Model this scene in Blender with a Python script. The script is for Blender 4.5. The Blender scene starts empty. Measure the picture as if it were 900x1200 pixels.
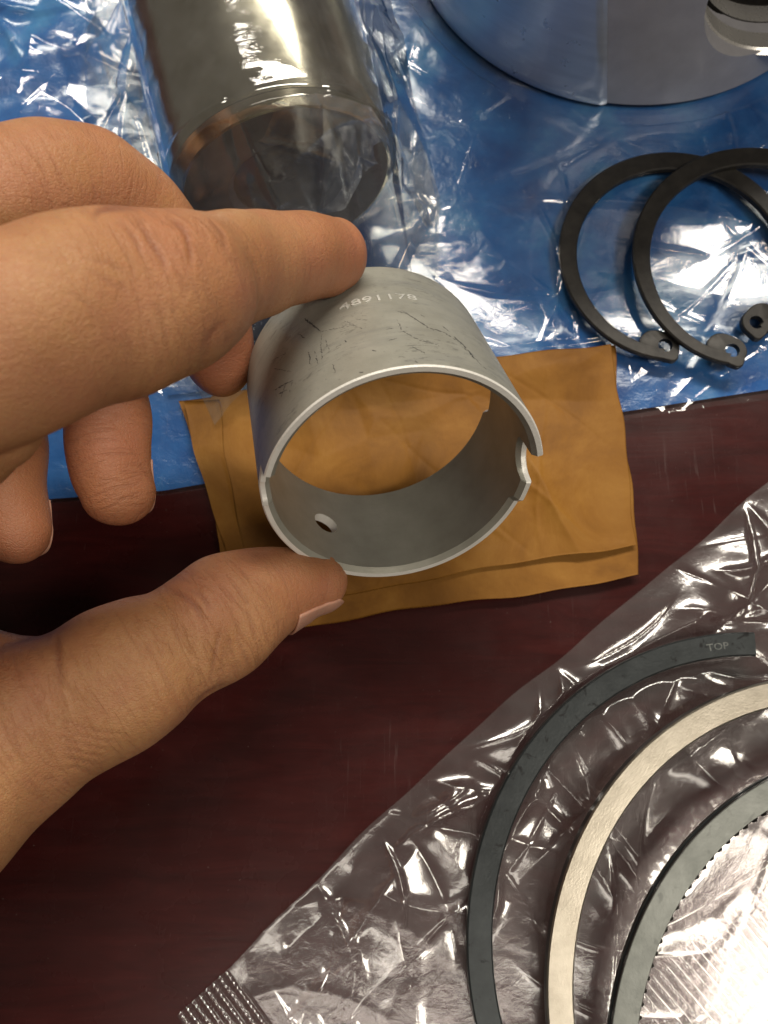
import bpy, bmesh, math, random
import numpy as np
from mathutils import Matrix, Vector

# ------------------------------------------------------------------ camera, world, lamps, exposure
S = 0.001                                   # everything below is measured in millimetres
scene = bpy.context.scene
col = scene.collection
F_PX, CAM_H, TILT = 942.0, 188.0, math.radians(14)
cam_data = bpy.data.cameras.new('camera')
cam = bpy.data.objects.new('camera', cam_data)
col.objects.link(cam)
cam.location = (0, 0, CAM_H * S)
cam.rotation_euler = (TILT, 0, 0)
cam_data.sensor_fit = 'VERTICAL'
cam_data.sensor_height = 36.0
cam_data.sensor_width = 27.0
cam_data.lens = F_PX / 1200 * 36.0
cam_data.clip_start = 0.005
cam_data.clip_end = 50
cam_data.dof.use_dof = True
cam_data.dof.focus_distance = 0.152
cam_data.dof.aperture_fstop = 26
scene.camera = cam

world = bpy.data.worlds.new('World')
scene.world = world
world.use_nodes = True
bg = world.node_tree.nodes['Background']
bg.inputs['Color'].default_value = (1.0, 0.88, 0.74, 1)
bg.inputs['Strength'].default_value = 0.10

def area_lamp(name, loc, target, sx, sy, watts, color):
    d = bpy.data.lights.new(name, 'AREA')
    d.shape = 'RECTANGLE'
    d.size, d.size_y = sx, sy
    d.energy = watts
    d.color = color
    o = bpy.data.objects.new(name, d)
    col.objects.link(o)
    o.location = loc
    o.rotation_euler = (Vector(target) - Vector(loc)).to_track_quat('-Z', 'Y').to_euler()
    return o
area_lamp('unseen_ceiling_lamp', (0.84, -0.46, 1.60), (0, 0, 0), 0.50, 0.32, 10, (1.0, 0.90, 0.76))
area_lamp('unseen_ceiling_lamp', (0.12, 1.55, 1.95), (0, 0, 0), 1.90, 0.30, 58, (1.0, 0.92, 0.80))
area_lamp('unseen_ceiling_lamp', (0.05, -0.80, 2.00), (0, 0, 0), 0.95, 0.24, 3.8, (1.0, 0.91, 0.79))  # added lamp out of view, for more glints on the plastic

scene.view_settings.view_transform = 'Standard'
scene.view_settings.look = 'None'
scene.view_settings.gamma = 1.0
scene.view_settings.use_curve_mapping = False
scene.view_settings.exposure = 0.12
scene.cycles.transparent_max_bounces = 24
scene.cycles.max_bounces = 10
scene.cycles.caustics_reflective = False
scene.cycles.caustics_refractive = False

# ------------------------------------------------------------------ helpers
rng = np.random.default_rng(7)
FWD = np.array([0, math.sin(TILT), -math.cos(TILT)])
UPV = np.array([0, math.cos(TILT), math.sin(TILT)])
RGT = np.array([1.0, 0, 0])
EYE = np.array([0, 0, CAM_H])

def at(u, v, z):                            # measured photo point -> place on the level z (mm)
    d = FWD + RGT * (u - 450) / F_PX + UPV * (600 - v) / F_PX
    return EYE + d * (z - CAM_H) / d[2]

def deep(u, v, dist):                       # measured photo point at a distance from the lens (mm)
    return EYE + (FWD + RGT * (u - 450) / F_PX + UPV * (600 - v) / F_PX) * dist

def tag(o, label, cat, group=None):
    o['label'] = label
    o['category'] = cat
    if group:
        o['group'] = group
    return o

def link_mesh(name, me, mats, parent=None, smooth=True):
    o = bpy.data.objects.new(name, me)
    col.objects.link(o)
    for m in (mats if isinstance(mats, (list, tuple)) else [mats]):
        me.materials.append(m)
    if smooth:
        me.polygons.foreach_set('use_smooth', [True] * len(me.polygons))
    if parent:
        o.parent = parent
    return o

def mesh(name, verts, faces, mats, parent=None, smooth=True):
    me = bpy.data.meshes.new(name)
    me.from_pydata((np.asarray(verts, float) * S).tolist(), [], [tuple(int(i) for i in f) for f in faces])
    me.update()
    return link_mesh(name, me, mats, parent, smooth)

def empty(name, loc=(0, 0, 0)):
    o = bpy.data.objects.new(name, None)
    col.objects.link(o)
    o.empty_display_size = 0.01
    o.location = Vector(loc) * S
    return o

def grid_faces(n, m, wrap_m=False, off=0):
    mm = m if wrap_m else m - 1
    i, j = np.meshgrid(np.arange(n - 1), np.arange(mm), indexing='ij')
    j2 = (j + 1) % m
    return np.stack([i * m + j, (i + 1) * m + j, (i + 1) * m + j2, i * m + j2], -1).reshape(-1, 4) + off

def evaluated(o):
    dg = bpy.context.evaluated_depsgraph_get()
    return bpy.data.meshes.new_from_object(o.evaluated_get(dg), preserve_all_data_layers=True, depsgraph=dg)

def sharp(o, deg=35):
    me = o.data
    bm = bmesh.new(); bm.from_mesh(me)
    for e in bm.edges:
        if len(e.link_faces) == 2 and e.calc_face_angle(0) > math.radians(deg):
            e.smooth = False
    bm.to_mesh(me); bm.free()

# ------------------------------------------------------------------ materials
class Mat:
    def __init__(self, name):
        self.m = bpy.data.materials.new(name)
        self.m.use_nodes = True
        self.t = self.m.node_tree
        self.t.nodes.clear()
        self.out = self.t.nodes.new('ShaderNodeOutputMaterial')
    def n(self, kind, props=None, **ins):
        nd = self.t.nodes.new('ShaderNode' + kind)
        for k, v in (props or {}).items():
            setattr(nd, k, v)
        for k, v in ins.items():
            self.set(nd, k, v)
        return nd
    def set(self, nd, key, v):
        s = nd.inputs[int(key[1:])] if key[0] == 'i' and key[1:].isdigit() else nd.inputs[key.replace('_', ' ')]
        if hasattr(v, 'is_output'):
            self.t.links.new(v, s)
        elif isinstance(v, tuple) and len(v) == 3 and s.type == 'RGBA':
            s.default_value = (*v, 1)
        else:
            s.default_value = v
    def coord(self, scale=(1, 1, 1), rot=(0, 0, 0)):            # object coordinates in mm
        c = self.n('TexCoord')
        mp = self.n('Mapping')
        self.t.links.new(c.outputs['Object'], mp.inputs['Vector'])
        mp.inputs['Scale'].default_value = tuple(1000 * s for s in scale)
        mp.inputs['Rotation'].default_value = rot
        return mp.outputs[0]
    def noise(self, vec, scale, detail=4, rough=0.55, dist=0.0):
        return self.n('TexNoise', None, Vector=vec, Scale=scale, Detail=detail, Roughness=rough, Distortion=dist).outputs[0]
    def ramp(self, fac, stops):
        r = self.n('ValToRGB', None, Fac=fac)
        el = r.color_ramp.elements
        while len(el) < len(stops):
            el.new(0.5)
        for e, (p, c) in zip(el, stops):
            e.position = p
            e.color = (*c, 1) if isinstance(c, tuple) else (c, c, c, 1)
        return r.outputs[0]
    def mix(self, fac, a, b, blend='MIX'):
        nd = self.t.nodes.new('ShaderNodeMix')
        nd.data_type = 'RGBA'
        nd.blend_type = blend
        for i, v in ((0, fac), (6, a), (7, b)):
            s = nd.inputs[i]
            if hasattr(v, 'is_output'):
                self.t.links.new(v, s)
            else:
                s.default_value = (*v, 1) if isinstance(v, tuple) else v
        return nd.outputs[2]
    def math(self, op, a, b=0.0, clamp=False):
        nd = self.n('Math', dict(operation=op, use_clamp=clamp), i0=a, i1=b)
        return nd.outputs[0]
    def bump(self, height, dist_mm, strength=1.0, normal=None):
        nd = self.n('Bump', None, Height=height, Distance=dist_mm * S, Strength=strength)
        if normal is not None:
            self.t.links.new(normal, nd.inputs['Normal'])
        return nd.outputs[0]
    def finish(self, shader):
        self.t.links.new(shader, self.out.inputs['Surface'])
        return self.m

def principled(M, **k):
    return M.n('BsdfPrincipled', None, **k).outputs[0]

def film(name, tint=(0.97, 0.97, 0.97), gloss=2.2, rough=0.07, milk=0.05):
    M = Mat(name)
    v = M.coord()
    nz = M.noise(v, 0.35, 5, 0.6, 0.6)
    nb = M.bump(nz, 0.10, 0.6)
    inc = M.n('NewGeometry').outputs['Incoming']
    cs = M.math('ABSOLUTE', M.n('VectorMath', dict(operation='DOT_PRODUCT'), i0=nb, i1=inc).outputs['Value'])
    fr = M.math('ADD', M.math('MULTIPLY', M.math('POWER', M.math('SUBTRACT', 1.0, cs, True), 5.0), 0.75), 0.036)
    fac = M.math('MULTIPLY', fr, gloss, True)
    tr = M.n('BsdfTransparent', None, Color=tint).outputs[0]
    di = M.n('BsdfDiffuse', None, Color=(0.8, 0.8, 0.8)).outputs[0]
    tl = M.n('BsdfTranslucent', None, Color=(0.8, 0.8, 0.8)).outputs[0]
    haze = M.n('MixShader', None, i0=0.5, i1=di, i2=tl).outputs[0]
    mk = M.math('MULTIPLY', M.ramp(M.noise(v, 0.12, 4, 0.6), [(0.35, 0.3), (0.7, 1.0)]), milk)
    base = M.n('MixShader', None, i0=mk, i1=tr, i2=haze).outputs[0]
    gl = M.n('BsdfGlossy', None, Color=(1, 1, 1), Roughness=rough, Normal=nb).outputs[0]
    return M.finish(M.n('MixShader', None, i0=fac, i1=base, i2=gl).outputs[0])

def mat_table():
    M = Mat('mahogany_veneer')
    v = M.coord((0.03, 0.22, 1))
    g = M.noise(v, 1.0, 8, 0.72, 0.9)
    c = M.ramp(g, [(0.30, (0.024, 0.0030, 0.0028)), (0.52, (0.038, 0.0048, 0.0044)), (0.75, (0.055, 0.0078, 0.0070))])
    sc = M.noise(M.coord((1.1, 0.06, 1), (0, 0, 0.05)), 1.0, 5, 0.65, 0.3)
    patch = M.noise(M.coord(), 0.028, 3, 0.5)
    scr = M.math('MULTIPLY', M.ramp(sc, [(0.60, 0.0), (0.80, 1.0)]), M.ramp(patch, [(0.50, 0.0), (0.68, 1.0)]))
    dust = M.ramp(M.noise(M.coord(), 1.3, 2, 0.5), [(0.74, 0.0), (0.79, 1.0)])
    c2 = M.mix(M.math('MULTIPLY', scr, 0.16), c, (0.30, 0.24, 0.22))
    c3 = M.mix(M.math('MULTIPLY', dust, 0.35), c2, (0.25, 0.20, 0.18))
    r = M.math('ADD', M.math('MULTIPLY', M.noise(M.coord(), 0.05, 4, 0.6), 0.22), 0.16)
    r2 = M.math('ADD', r, M.math('MULTIPLY', scr, 0.2))
    b = M.bump(g, 0.05, 0.5)
    return M.finish(principled(M, Base_Color=c3, Roughness=r2, Specular_IOR_Level=0.36, Normal=b))

def mat_blue():
    M = Mat('blue_polythene')
    v = M.coord()
    n = M.noise(v, 0.045, 6, 0.6, 0.2)
    c = M.ramp(n, [(0.32, (0.012, 0.066, 0.25)), (0.52, (0.026, 0.135, 0.40)), (0.72, (0.080, 0.27, 0.53))])
    b = M.bump(M.noise(v, 0.25, 5, 0.6, 0.5), 0.5, 0.5)
    return M.finish(principled(M, Base_Color=c, Roughness=0.22, Specular_IOR_Level=0.6, Coat_Weight=0.4, Coat_Roughness=0.12, Normal=b))

def mat_kraft():
    M = Mat('kraft_paper')
    v = M.coord()
    f1 = M.noise(v, 0.06, 5, 0.65, 0.5)
    f2 = M.noise(M.coord((1, 0.25, 1), (0, 0, 0.2)), 1.6, 3, 0.6)
    c = M.ramp(f1, [(0.28, (0.160, 0.065, 0.010)), (0.52, (0.255, 0.112, 0.0175)), (0.76, (0.34, 0.166, 0.032))])
    c = M.mix(M.math('MULTIPLY', f2, 0.25), c, (0.20, 0.088, 0.012))
    b = M.bump(M.math('ADD', M.math('MULTIPLY', f2, 0.4), M.math('MULTIPLY', M.noise(v, 0.4, 6, 0.65, 0.4), 0.5)), 0.16, 0.7)
    return M.finish(principled(M, Base_Color=c, Roughness=0.58, Specular_IOR_Level=0.18, Normal=b))

def mat_bushing(bright):
    M = Mat('tinned_steel_cut_edge' if bright else 'tinned_steel')
    tc = M.n('TexCoord').outputs['Object']
    sep = M.n('SeparateXYZ', None, Vector=tc)
    ang = M.math('ARCTAN2', sep.outputs[0], sep.outputs[1])
    cyl = M.n('CombineXYZ', None, X=M.math('MULTIPLY', ang, 26.0), Y=M.math('MULTIPLY', sep.outputs[2], 1000.0)).outputs[0]
    n1 = M.noise(M.coord(), 0.14, 5, 0.6)
    if bright:
        c = M.ramp(n1, [(0.3, (0.80, 0.79, 0.74)), (0.7, (0.92, 0.91, 0.86))])
        b = M.bump(M.noise(M.coord(), 1.8, 4, 0.6), 0.12, 0.7)
        return M.finish(principled(M, Base_Color=c, Metallic=0.2, Roughness=0.45, Normal=b))
    c = M.ramp(n1, [(0.30, (0.325, 0.32, 0.27)), (0.70, (0.415, 0.41, 0.355))])
    rad = M.math('SQRT', M.math('ADD', M.math('POWER', sep.outputs[0], 2.0), M.math('POWER', sep.outputs[1], 2.0)))
    outer = M.math('GREATER_THAN', rad, 0.0255)
    # scuffs: broken dark scratches running round the barrel
    def rotated(r, sx, sy):
        mp = M.n('Mapping', None, Vector=cyl)
        mp.inputs['Rotation'].default_value = (0, 0, r)
        mp.inputs['Scale'].default_value = (sx, sy, 1)
        return mp.outputs[0]
    marks = None
    for r, sx, sy, lo, seedpos in ((0.45, 0.10, 0.80, 0.60, 3.0), (-0.55, 0.16, 1.1, 0.60, 11.0), (1.2, 0.20, 1.2, 0.60, 23.0)):
        mp = rotated(r, sx, sy)
        add = M.n('VectorMath', dict(operation='ADD'), i0=mp, i1=(seedpos, seedpos * 1.7, 0)).outputs[0]
        s = M.ramp(M.noise(add, 1.0, 3, 0.6, 0.7), [(lo, 0.0), (lo + 0.02, 1.0), (lo + 0.05, 1.0), (lo + 0.07, 0.0)])
        marks = s if marks is None else M.math('MAXIMUM', marks, s)
    brk = M.ramp(M.noise(cyl, 0.55, 3, 0.6), [(0.44, 0.0), (0.54, 1.0)])
    zone = M.ramp(M.noise(cyl, 0.09, 2, 0.5), [(0.46, 0.05), (0.58, 1.0)])
    sp = M.ramp(M.noise(cyl, 1.5, 2, 0.5), [(0.68, 0.0), (0.72, 0.8)])
    m = M.math('MULTIPLY', M.math('MAXIMUM', M.math('MULTIPLY', M.math('MULTIPLY', marks, brk), zone), sp), outer)
    c = M.mix(M.math('MULTIPLY', m, 0.45), c, (0.06, 0.062, 0.065))
    smear = M.math('MULTIPLY', M.ramp(M.noise(rotated(0.4, 0.05, 0.3), 1.0, 4, 0.6), [(0.5, 0.0), (0.75, 0.35)]), outer)
    c = M.mix(smear, c, (0.15, 0.16, 0.17))
    tm = M.noise(rotated(0.0, 0.03, 3.0), 1.0, 3, 0.5)
    b = M.bump(M.math('ADD', M.noise(M.coord(), 2.0, 3, 0.6), M.math('MULTIPLY', tm, 0.8)), 0.05, 0.6)
    return M.finish(principled(M, Base_Color=c, Metallic=0.30, Roughness=0.44, Specular_IOR_Level=0.5, Normal=b))

def mat_metal(name, c0, c1, rough, metallic=1.0, scale=0.1, bump=0.03, stretch=(1, 1, 1), spots=0.0, spotcol=(0.008, 0.008, 0.009)):
    M = Mat(name)
    v = M.coord(stretch)
    n = M.noise(v, scale, 5, 0.6)
    c = M.ramp(n, [(0.3, c0), (0.7, c1)])
    if spots:
        s = M.ramp(M.noise(M.coord(), 0.28, 4, 0.65, 0.6), [(0.60, 0.0), (0.68, spots)])
        c = M.mix(s, c, spotcol)
    r = M.math('ADD', M.math('MULTIPLY', M.noise(M.coord(), scale * 3, 4, 0.6), 0.16), rough - 0.08)
    b = M.bump(M.noise(v, scale * 14, 4, 0.6), bump, 0.6)
    return M.finish(principled(M, Base_Color=c, Metallic=metallic, Roughness=r, Normal=b))

def mat_skin():
    M = Mat('skin')
    v = M.coord()
    fl = M.n('Attribute', dict(attribute_name='flush')).outputs['Fac']
    cr = M.n('Attribute', dict(attribute_name='crease')).outputs['Fac']
    n1 = M.noise(v, 0.10, 5, 0.6)
    n2 = M.noise(v, 0.9, 4, 0.6)
    c = M.ramp(n1, [(0.30, (0.405, 0.196, 0.080)), (0.70, (0.495, 0.264, 0.118))])
    c = M.mix(M.math('MULTIPLY', fl, 0.75, True), c, (0.42, 0.135, 0.075))
    c = M.mix(M.math('MULTIPLY', M.ramp(n2, [(0.42, 0.0), (0.66, 1.0)]), 0.30), c, (0.38, 0.15, 0.08))
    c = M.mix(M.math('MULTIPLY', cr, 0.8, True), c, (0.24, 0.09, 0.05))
    vo = M.n('TexVoronoi', dict(feature='DISTANCE_TO_EDGE'), Vector=M.coord((1, 1.5, 1), (0.3, 0.2, 0.5)), Scale=1.25).outputs[0]
    cells = M.ramp(vo, [(0.0, 0.0), (0.16, 1.0)])
    fsv = M.n('Attribute', dict(attribute_name='finger_uv')).outputs['Vector']
    jn = M.n('Attribute', dict(attribute_name='joint')).outputs['Fac']
    mp = M.n('Mapping', None, Vector=fsv); mp.inputs['Scale'].default_value = (1.0, 0.16, 1)
    tl_ = M.noise(mp.outputs[0], 0.85, 5, 0.62, 0.8)
    tfine = M.ramp(tl_, [(0.34, 0.0), (0.50, 1.0)])
    c = M.mix(M.math('MULTIPLY', M.math('SUBTRACT', 1.0, tfine, True), M.math('ADD', M.math('MULTIPLY', jn, 0.32), 0.03)), c, (0.27, 0.105, 0.055))
    red = M.ramp(M.noise(v, 0.06, 3, 0.5), [(0.42, 0.0), (0.68, 0.42)])
    c = M.mix(red, c, (0.44, 0.165, 0.105))
    h = M.math('ADD', M.math('MULTIPLY', cells, 0.35), M.noise(v, 1.4, 5, 0.65))
    h = M.math('ADD', h, M.math('MULTIPLY', tfine, M.math('ADD', M.math('MULTIPLY', jn, 1.05), 0.14)))
    lines = M.noise(M.coord((0.25, 1.6, 1.0), (0.2, 0.1, 0.9)), 1.0, 4, 0.6, 0.6)
    h = M.math('ADD', h, M.math('MULTIPLY', lines, 0.8))
    pores = M.ramp(M.n('TexVoronoi', None, Vector=v, Scale=2.1).outputs[0], [(0.0, 0.0), (0.28, 1.0)])
    h = M.math('ADD', h, M.math('MULTIPLY', pores, 0.28))
    b = M.bump(h, 0.17, 0.65)
    r = M.math('ADD', M.math('MULTIPLY', n2, 0.2), 0.36)
    return M.finish(principled(M, Base_Color=c, Roughness=r, Specular_IOR_Level=0.38, Subsurface_Weight=0.22,
                               Subsurface_Radius=(1.0, 0.35, 0.18), Subsurface_Scale=0.0028, Normal=b))

def mat_nail():
    M = Mat('fingernail')
    c = M.ramp(M.noise(M.coord((1, 1, 1)), 0.3, 3, 0.5), [(0.3, (0.46, 0.24, 0.165)), (0.7, (0.53, 0.29, 0.205))])
    return M.finish(principled(M, Base_Color=c, Roughness=0.42, Specular_IOR_Level=0.4, Subsurface_Weight=0.15,
                               Subsurface_Radius=(1, 0.4, 0.25), Subsurface_Scale=0.0015))

MT = dict(
    table=mat_table(), blue=mat_blue(), kraft=mat_kraft(), bush=mat_bushing(False), rim=mat_bushing(True),
    pin=mat_metal('polished_pin_steel', (0.40, 0.37, 0.28), (0.52, 0.49, 0.39), 0.17, 1.0, 0.08, 0.01, (1, 1, 1)),
    pin_end=mat_metal('pin_end_steel', (0.12, 0.12, 0.12), (0.20, 0.198, 0.195), 0.5, 0.5, 0.15, 0.04),
    piston=mat_metal('bare_aluminium', (0.62, 0.66, 0.72), (0.74, 0.78, 0.84), 0.30, 0.72, 0.06, 0.006, (1, 1, 8)),
    boss=mat_metal('machined_aluminium', (0.46, 0.46, 0.50), (0.56, 0.56, 0.60), 0.46, 0.35, 0.12, 0.05),
    bore=mat_metal('bored_aluminium', (0.55, 0.54, 0.52), (0.70, 0.69, 0.66), 0.28, 0.55, 0.1, 0.02, (1, 0.1, 1)),
    black=mat_metal('phosphated_steel', (0.022, 0.021, 0.020), (0.045, 0.042, 0.038), 0.46, 0.4, 0.3, 0.06),
    ring_dark=mat_metal('grey_phosphated_iron', (0.020, 0.024, 0.026), (0.046, 0.053, 0.056), 0.34, 0.5, 0.10, 0.05, spots=0.9),
    ring_gold=mat_metal('nitrided_steel', (0.35, 0.32, 0.265), (0.46, 0.425, 0.36), 0.33, 1.0, 0.2, 0.04),
    ring_grey=mat_metal('grey_cast_iron', (0.125, 0.135, 0.125), (0.20, 0.212, 0.20), 0.42, 0.55, 0.12, 0.05, spots=0.25),
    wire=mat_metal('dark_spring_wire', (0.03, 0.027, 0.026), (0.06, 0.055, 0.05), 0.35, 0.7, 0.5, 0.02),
    stamp=mat_metal('worn_stamp', (0.52, 0.52, 0.48), (0.78, 0.78, 0.73), 0.45, 0.3, 0.6, 0.03),
    scuff=mat_metal('dark_scuff', (0.025, 0.024, 0.026), (0.08, 0.076, 0.074), 0.6, 0.0, 0.8, 0.02),
    mark=mat_metal('faint_stamp', (0.07, 0.08, 0.08), (0.22, 0.23, 0.22), 0.45, 0.4, 1.2, 0.03),
    film=film('clear_film', tint=(0.97, 0.95, 0.955), gloss=3.2, rough=0.15, milk=0.06),
    film_thin=film('thin_clear_film', tint=(0.965, 0.985, 0.985), gloss=1.9, rough=0.085, milk=0.035),
    sleeve=film('sleeve_film', tint=(0.95, 0.965, 0.965), gloss=3.4, rough=0.07, milk=0.12),
    sleeve_milky=film('cloudy_sleeve_film', tint=(0.93, 0.955, 0.96), gloss=3.2, rough=0.10, milk=0.30),
    skin=mat_skin(), nail=mat_nail(),
)

# ------------------------------------------------------------------ crumpled sheets
def creases(x, y, n, seed, amp, length, width, box):
    r = np.random.default_rng(seed)
    h = np.zeros_like(x)
    for k in range(n):
        cx, cy = r.uniform(box[0], box[2]), r.uniform(box[1], box[3])
        th = r.uniform(0, math.pi)
        L = length * r.uniform(0.35, 1.3)
        w = width * r.uniform(0.4, 1.6)
        a = amp * r.uniform(0.3, 1.0) * (1 if r.random() < 0.65 else -0.7)
        dx, dy = x - cx, y - cy
        l = dx * math.cos(th) + dy * math.sin(th)
        bend = r.uniform(-0.2, 0.2) / L
        d = -dx * math.sin(th) + dy * math.cos(th) + bend * l * l
        m = (np.abs(l) < 1.6 * L) & (np.abs(d) < 6 * w)
        asym = np.where(d[m] > 0, 1.0, r.uniform(0.35, 1.0))
        h[m] += a * np.exp(-np.abs(d[m]) / (w * asym)) * np.exp(-(l[m] / L) ** 4)
    return h

def facets(x, y, seed, lam, amp, dirs=5):
    r = np.random.default_rng(seed)
    wx = x + lam * 0.35 * np.sin(y / lam * 1.3 + r.uniform(0, 6)) + lam * 0.2 * np.sin(x / lam * 2.1 + y / lam + r.uniform(0, 6))
    wy = y + lam * 0.35 * np.sin(x / lam * 1.1 + r.uniform(0, 6)) + lam * 0.2 * np.sin(y / lam * 1.9 - x / lam + r.uniform(0, 6))
    h = np.zeros_like(x)
    for k in range(dirs):
        th = r.uniform(0, math.pi)
        p = (wx * math.cos(th) + wy * math.sin(th)) / (lam * r.uniform(0.7, 1.8)) + r.uniform(0, 2)
        h += np.abs(p % 2 - 1) / dirs
    return amp * (h - 0.5) * 2

from mathutils.geometry import delaunay_2d_cdt
def tin(x, y, seed, spacing, amp, stretch=1.0, ang=0.0, blur=1):     # flat angular facets meeting in straight creases
    r = np.random.default_rng(seed)
    ca, sa = math.cos(ang), math.sin(ang)
    u, v = (x * ca + y * sa) / stretch, -x * sa + y * ca
    u0, u1, v0, v1 = u.min() - spacing, u.max() + spacing, v.min() - spacing, v.max() + spacing
    nu, nv_ = int((u1 - u0) / spacing) + 1, int((v1 - v0) / spacing) + 1
    pu_, pv_ = np.meshgrid(np.linspace(u0, u1, nu), np.linspace(v0, v1, nv_), indexing='ij')
    keep = r.random(nu * nv_) > 0.25
    keep = keep.reshape(nu, nv_); keep[0] = keep[-1] = True; keep[:, 0] = keep[:, -1] = True
    jit = spacing * 0.48
    pu_ = pu_ + r.uniform(-jit, jit, pu_.shape); pv_ = pv_ + r.uniform(-jit, jit, pv_.shape)
    P = np.stack([pu_[keep], pv_[keep]], 1)
    hz = r.uniform(-1, 1, len(P)) * amp
    vs, _, fs, ov, _, _ = delaunay_2d_cdt([Vector(p) for p in P], [], [], 0, 1e-6)
    vs = np.array([tuple(q) for q in vs]); hh = np.array([hz[o_[0]] if o_ else 0.0 for o_ in ov])
    cell = min(0.5, spacing / 12)
    ou, ov0 = u0 - spacing, v0 - spacing
    gu, gv = int((u1 - u0 + 2 * spacing) / cell) + 2, int((v1 - v0 + 2 * spacing) / cell) + 2
    G = np.zeros((gu, gv))
    for f in fs:
        a, b, c = vs[f[0]], vs[f[1]], vs[f[2]]
        lo = np.minimum(np.minimum(a, b), c); hi = np.maximum(np.maximum(a, b), c)
        i0, i1 = max(int((lo[0] - ou) / cell), 0), min(int((hi[0] - ou) / cell) + 2, gu)
        j0, j1 = max(int((lo[1] - ov0) / cell), 0), min(int((hi[1] - ov0) / cell) + 2, gv)
        if i1 <= i0 or j1 <= j0:
            continue
        X, Y = np.meshgrid(ou + np.arange(i0, i1) * cell, ov0 + np.arange(j0, j1) * cell, indexing='ij')
        den = (b[1] - c[1]) * (a[0] - c[0]) + (c[0] - b[0]) * (a[1] - c[1])
        if abs(den) < 1e-9:
            continue
        w0 = ((b[1] - c[1]) * (X - c[0]) + (c[0] - b[0]) * (Y - c[1])) / den
        w1 = ((c[1] - a[1]) * (X - c[0]) + (a[0] - c[0]) * (Y - c[1])) / den
        w2 = 1 - w0 - w1
        m = (w0 > -1e-6) & (w1 > -1e-6) & (w2 > -1e-6)
        G[i0:i1, j0:j1][m] = (w0 * hh[f[0]] + w1 * hh[f[1]] + w2 * hh[f[2]])[m]
    for _ in range(blur):
        G[1:-1] = (G[:-2] + 2 * G[1:-1] + G[2:]) / 4
        G[:, 1:-1] = (G[:, :-2] + 2 * G[:, 1:-1] + G[:, 2:]) / 4
    fu, fv = (u - ou) / cell, (v - ov0) / cell
    iu, iv = np.clip(fu.astype(int), 0, gu - 2), np.clip(fv.astype(int), 0, gv - 2)
    tu, tv = fu - iu, fv - iv
    return (G[iu, iv] * (1 - tu) + G[iu + 1, iv] * tu) * (1 - tv) + (G[iu, iv + 1] * (1 - tu) + G[iu + 1, iv + 1] * tu) * tv

def polyline(pts, n):
    pts = np.asarray(pts, float)
    d = np.r_[0, np.cumsum(np.hypot(*np.diff(pts[:, :2], axis=0).T))]
    t = np.linspace(0, d[-1], n)
    return np.stack([np.interp(t, d, pts[:, k]) for k in range(2)], 1)

def ruled(e0, e1, n, m):                    # plan points between two edge lines
    a, b = polyline(e0, n), polyline(e1, n)
    t = np.linspace(0, 1, m)[None, :, None]
    p = a[:, None] * (1 - t) + b[:, None] * t
    return p[..., 0], p[..., 1]

def sheet(name, x, y, z, mat, parent=None, thick=0.0):
    n, m = x.shape
    v = np.stack([x, y, z], -1).reshape(-1, 3)
    f = grid_faces(n, m)
    a, b, c = v[f[0][0]], v[f[0][1]], v[f[0][2]]
    if np.cross(b - a, c - b)[2] < 0:
        f = f[:, ::-1]
    if thick:
        k = n * m
        lo = v.copy(); lo[:, 2] -= thick
        idx = np.arange(k).reshape(n, m)
        loop = np.r_[idx[:, 0], idx[-1, 1:], idx[-2::-1, -1], idx[0, -2:0:-1]]
        side = np.stack([loop, np.roll(loop, -1), np.roll(loop, -1) + k, loop + k], 1)
        v = np.r_[v, lo]
        f = np.r_[f, f[:, ::-1] + k, side]
    return mesh(name, v, f, mat, parent)

# ------------------------------------------------------------------ the tabletop
bm = bmesh.new()
bmesh.ops.create_cube(bm, size=1.0, matrix=Matrix.Translation((0, 0.15, -0.0125)) @ Matrix.Diagonal((1.6, 1.0, 0.025, 1)))
bmesh.ops.bevel(bm, geom=[e for e in bm.edges], offset=0.004, segments=3, affect='EDGES')
me = bpy.data.meshes.new('tabletop'); bm.to_mesh(me); bm.free()
o = link_mesh('tabletop', me, MT['table'], smooth=False)
o['kind'] = 'structure'

# ------------------------------------------------------------------ blue plastic bag and the clear film over it
E0 = [(-175, 44), (-79, 50), (-53, 52), (2, 62), (58, 72), (95, 78), (185, 92)]
x, y = ruled(E0, [(-175, 300), (185, 300)], 420, 290)
box = (-175, 45, 185, 300)
edge = np.clip((y - (52 + 0.195 * (x + 53))) / 14.0, 0, 1)
h = tin(x, y, 3, 19, 0.9, 1.7, 0.4) + tin(x, y, 4, 7, 0.28, 1.4, -0.5) + creases(x, y, 60, 5, 0.8, 30, 1.5, box)
corner = np.clip((-58 - x) / 25, 0, 1) * np.clip((y - 120) / 25, 0, 1)
h = 1.0 + h * (0.35 + 0.65 * edge) + corner * (4.0 + facets(x, y, 9, 14, 2.2) + creases(x, y, 60, 10, 2.4, 14, 2.0, (-175, 120, -55, 300)))
load = np.minimum(np.hypot(x - 69.7, y - 221.5) - 66, 1e9)
h = np.where(load < 0, np.minimum(h, 1.6), h)
h = np.clip(h, 0.25, None)
h = np.where(corner > 0, h, np.minimum(h, 1.55))
tag(sheet('blue_plastic_bag', x, y, h, MT['blue']), 'crinkled blue plastic bag spread over the dark tabletop', 'plastic bag')

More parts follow.
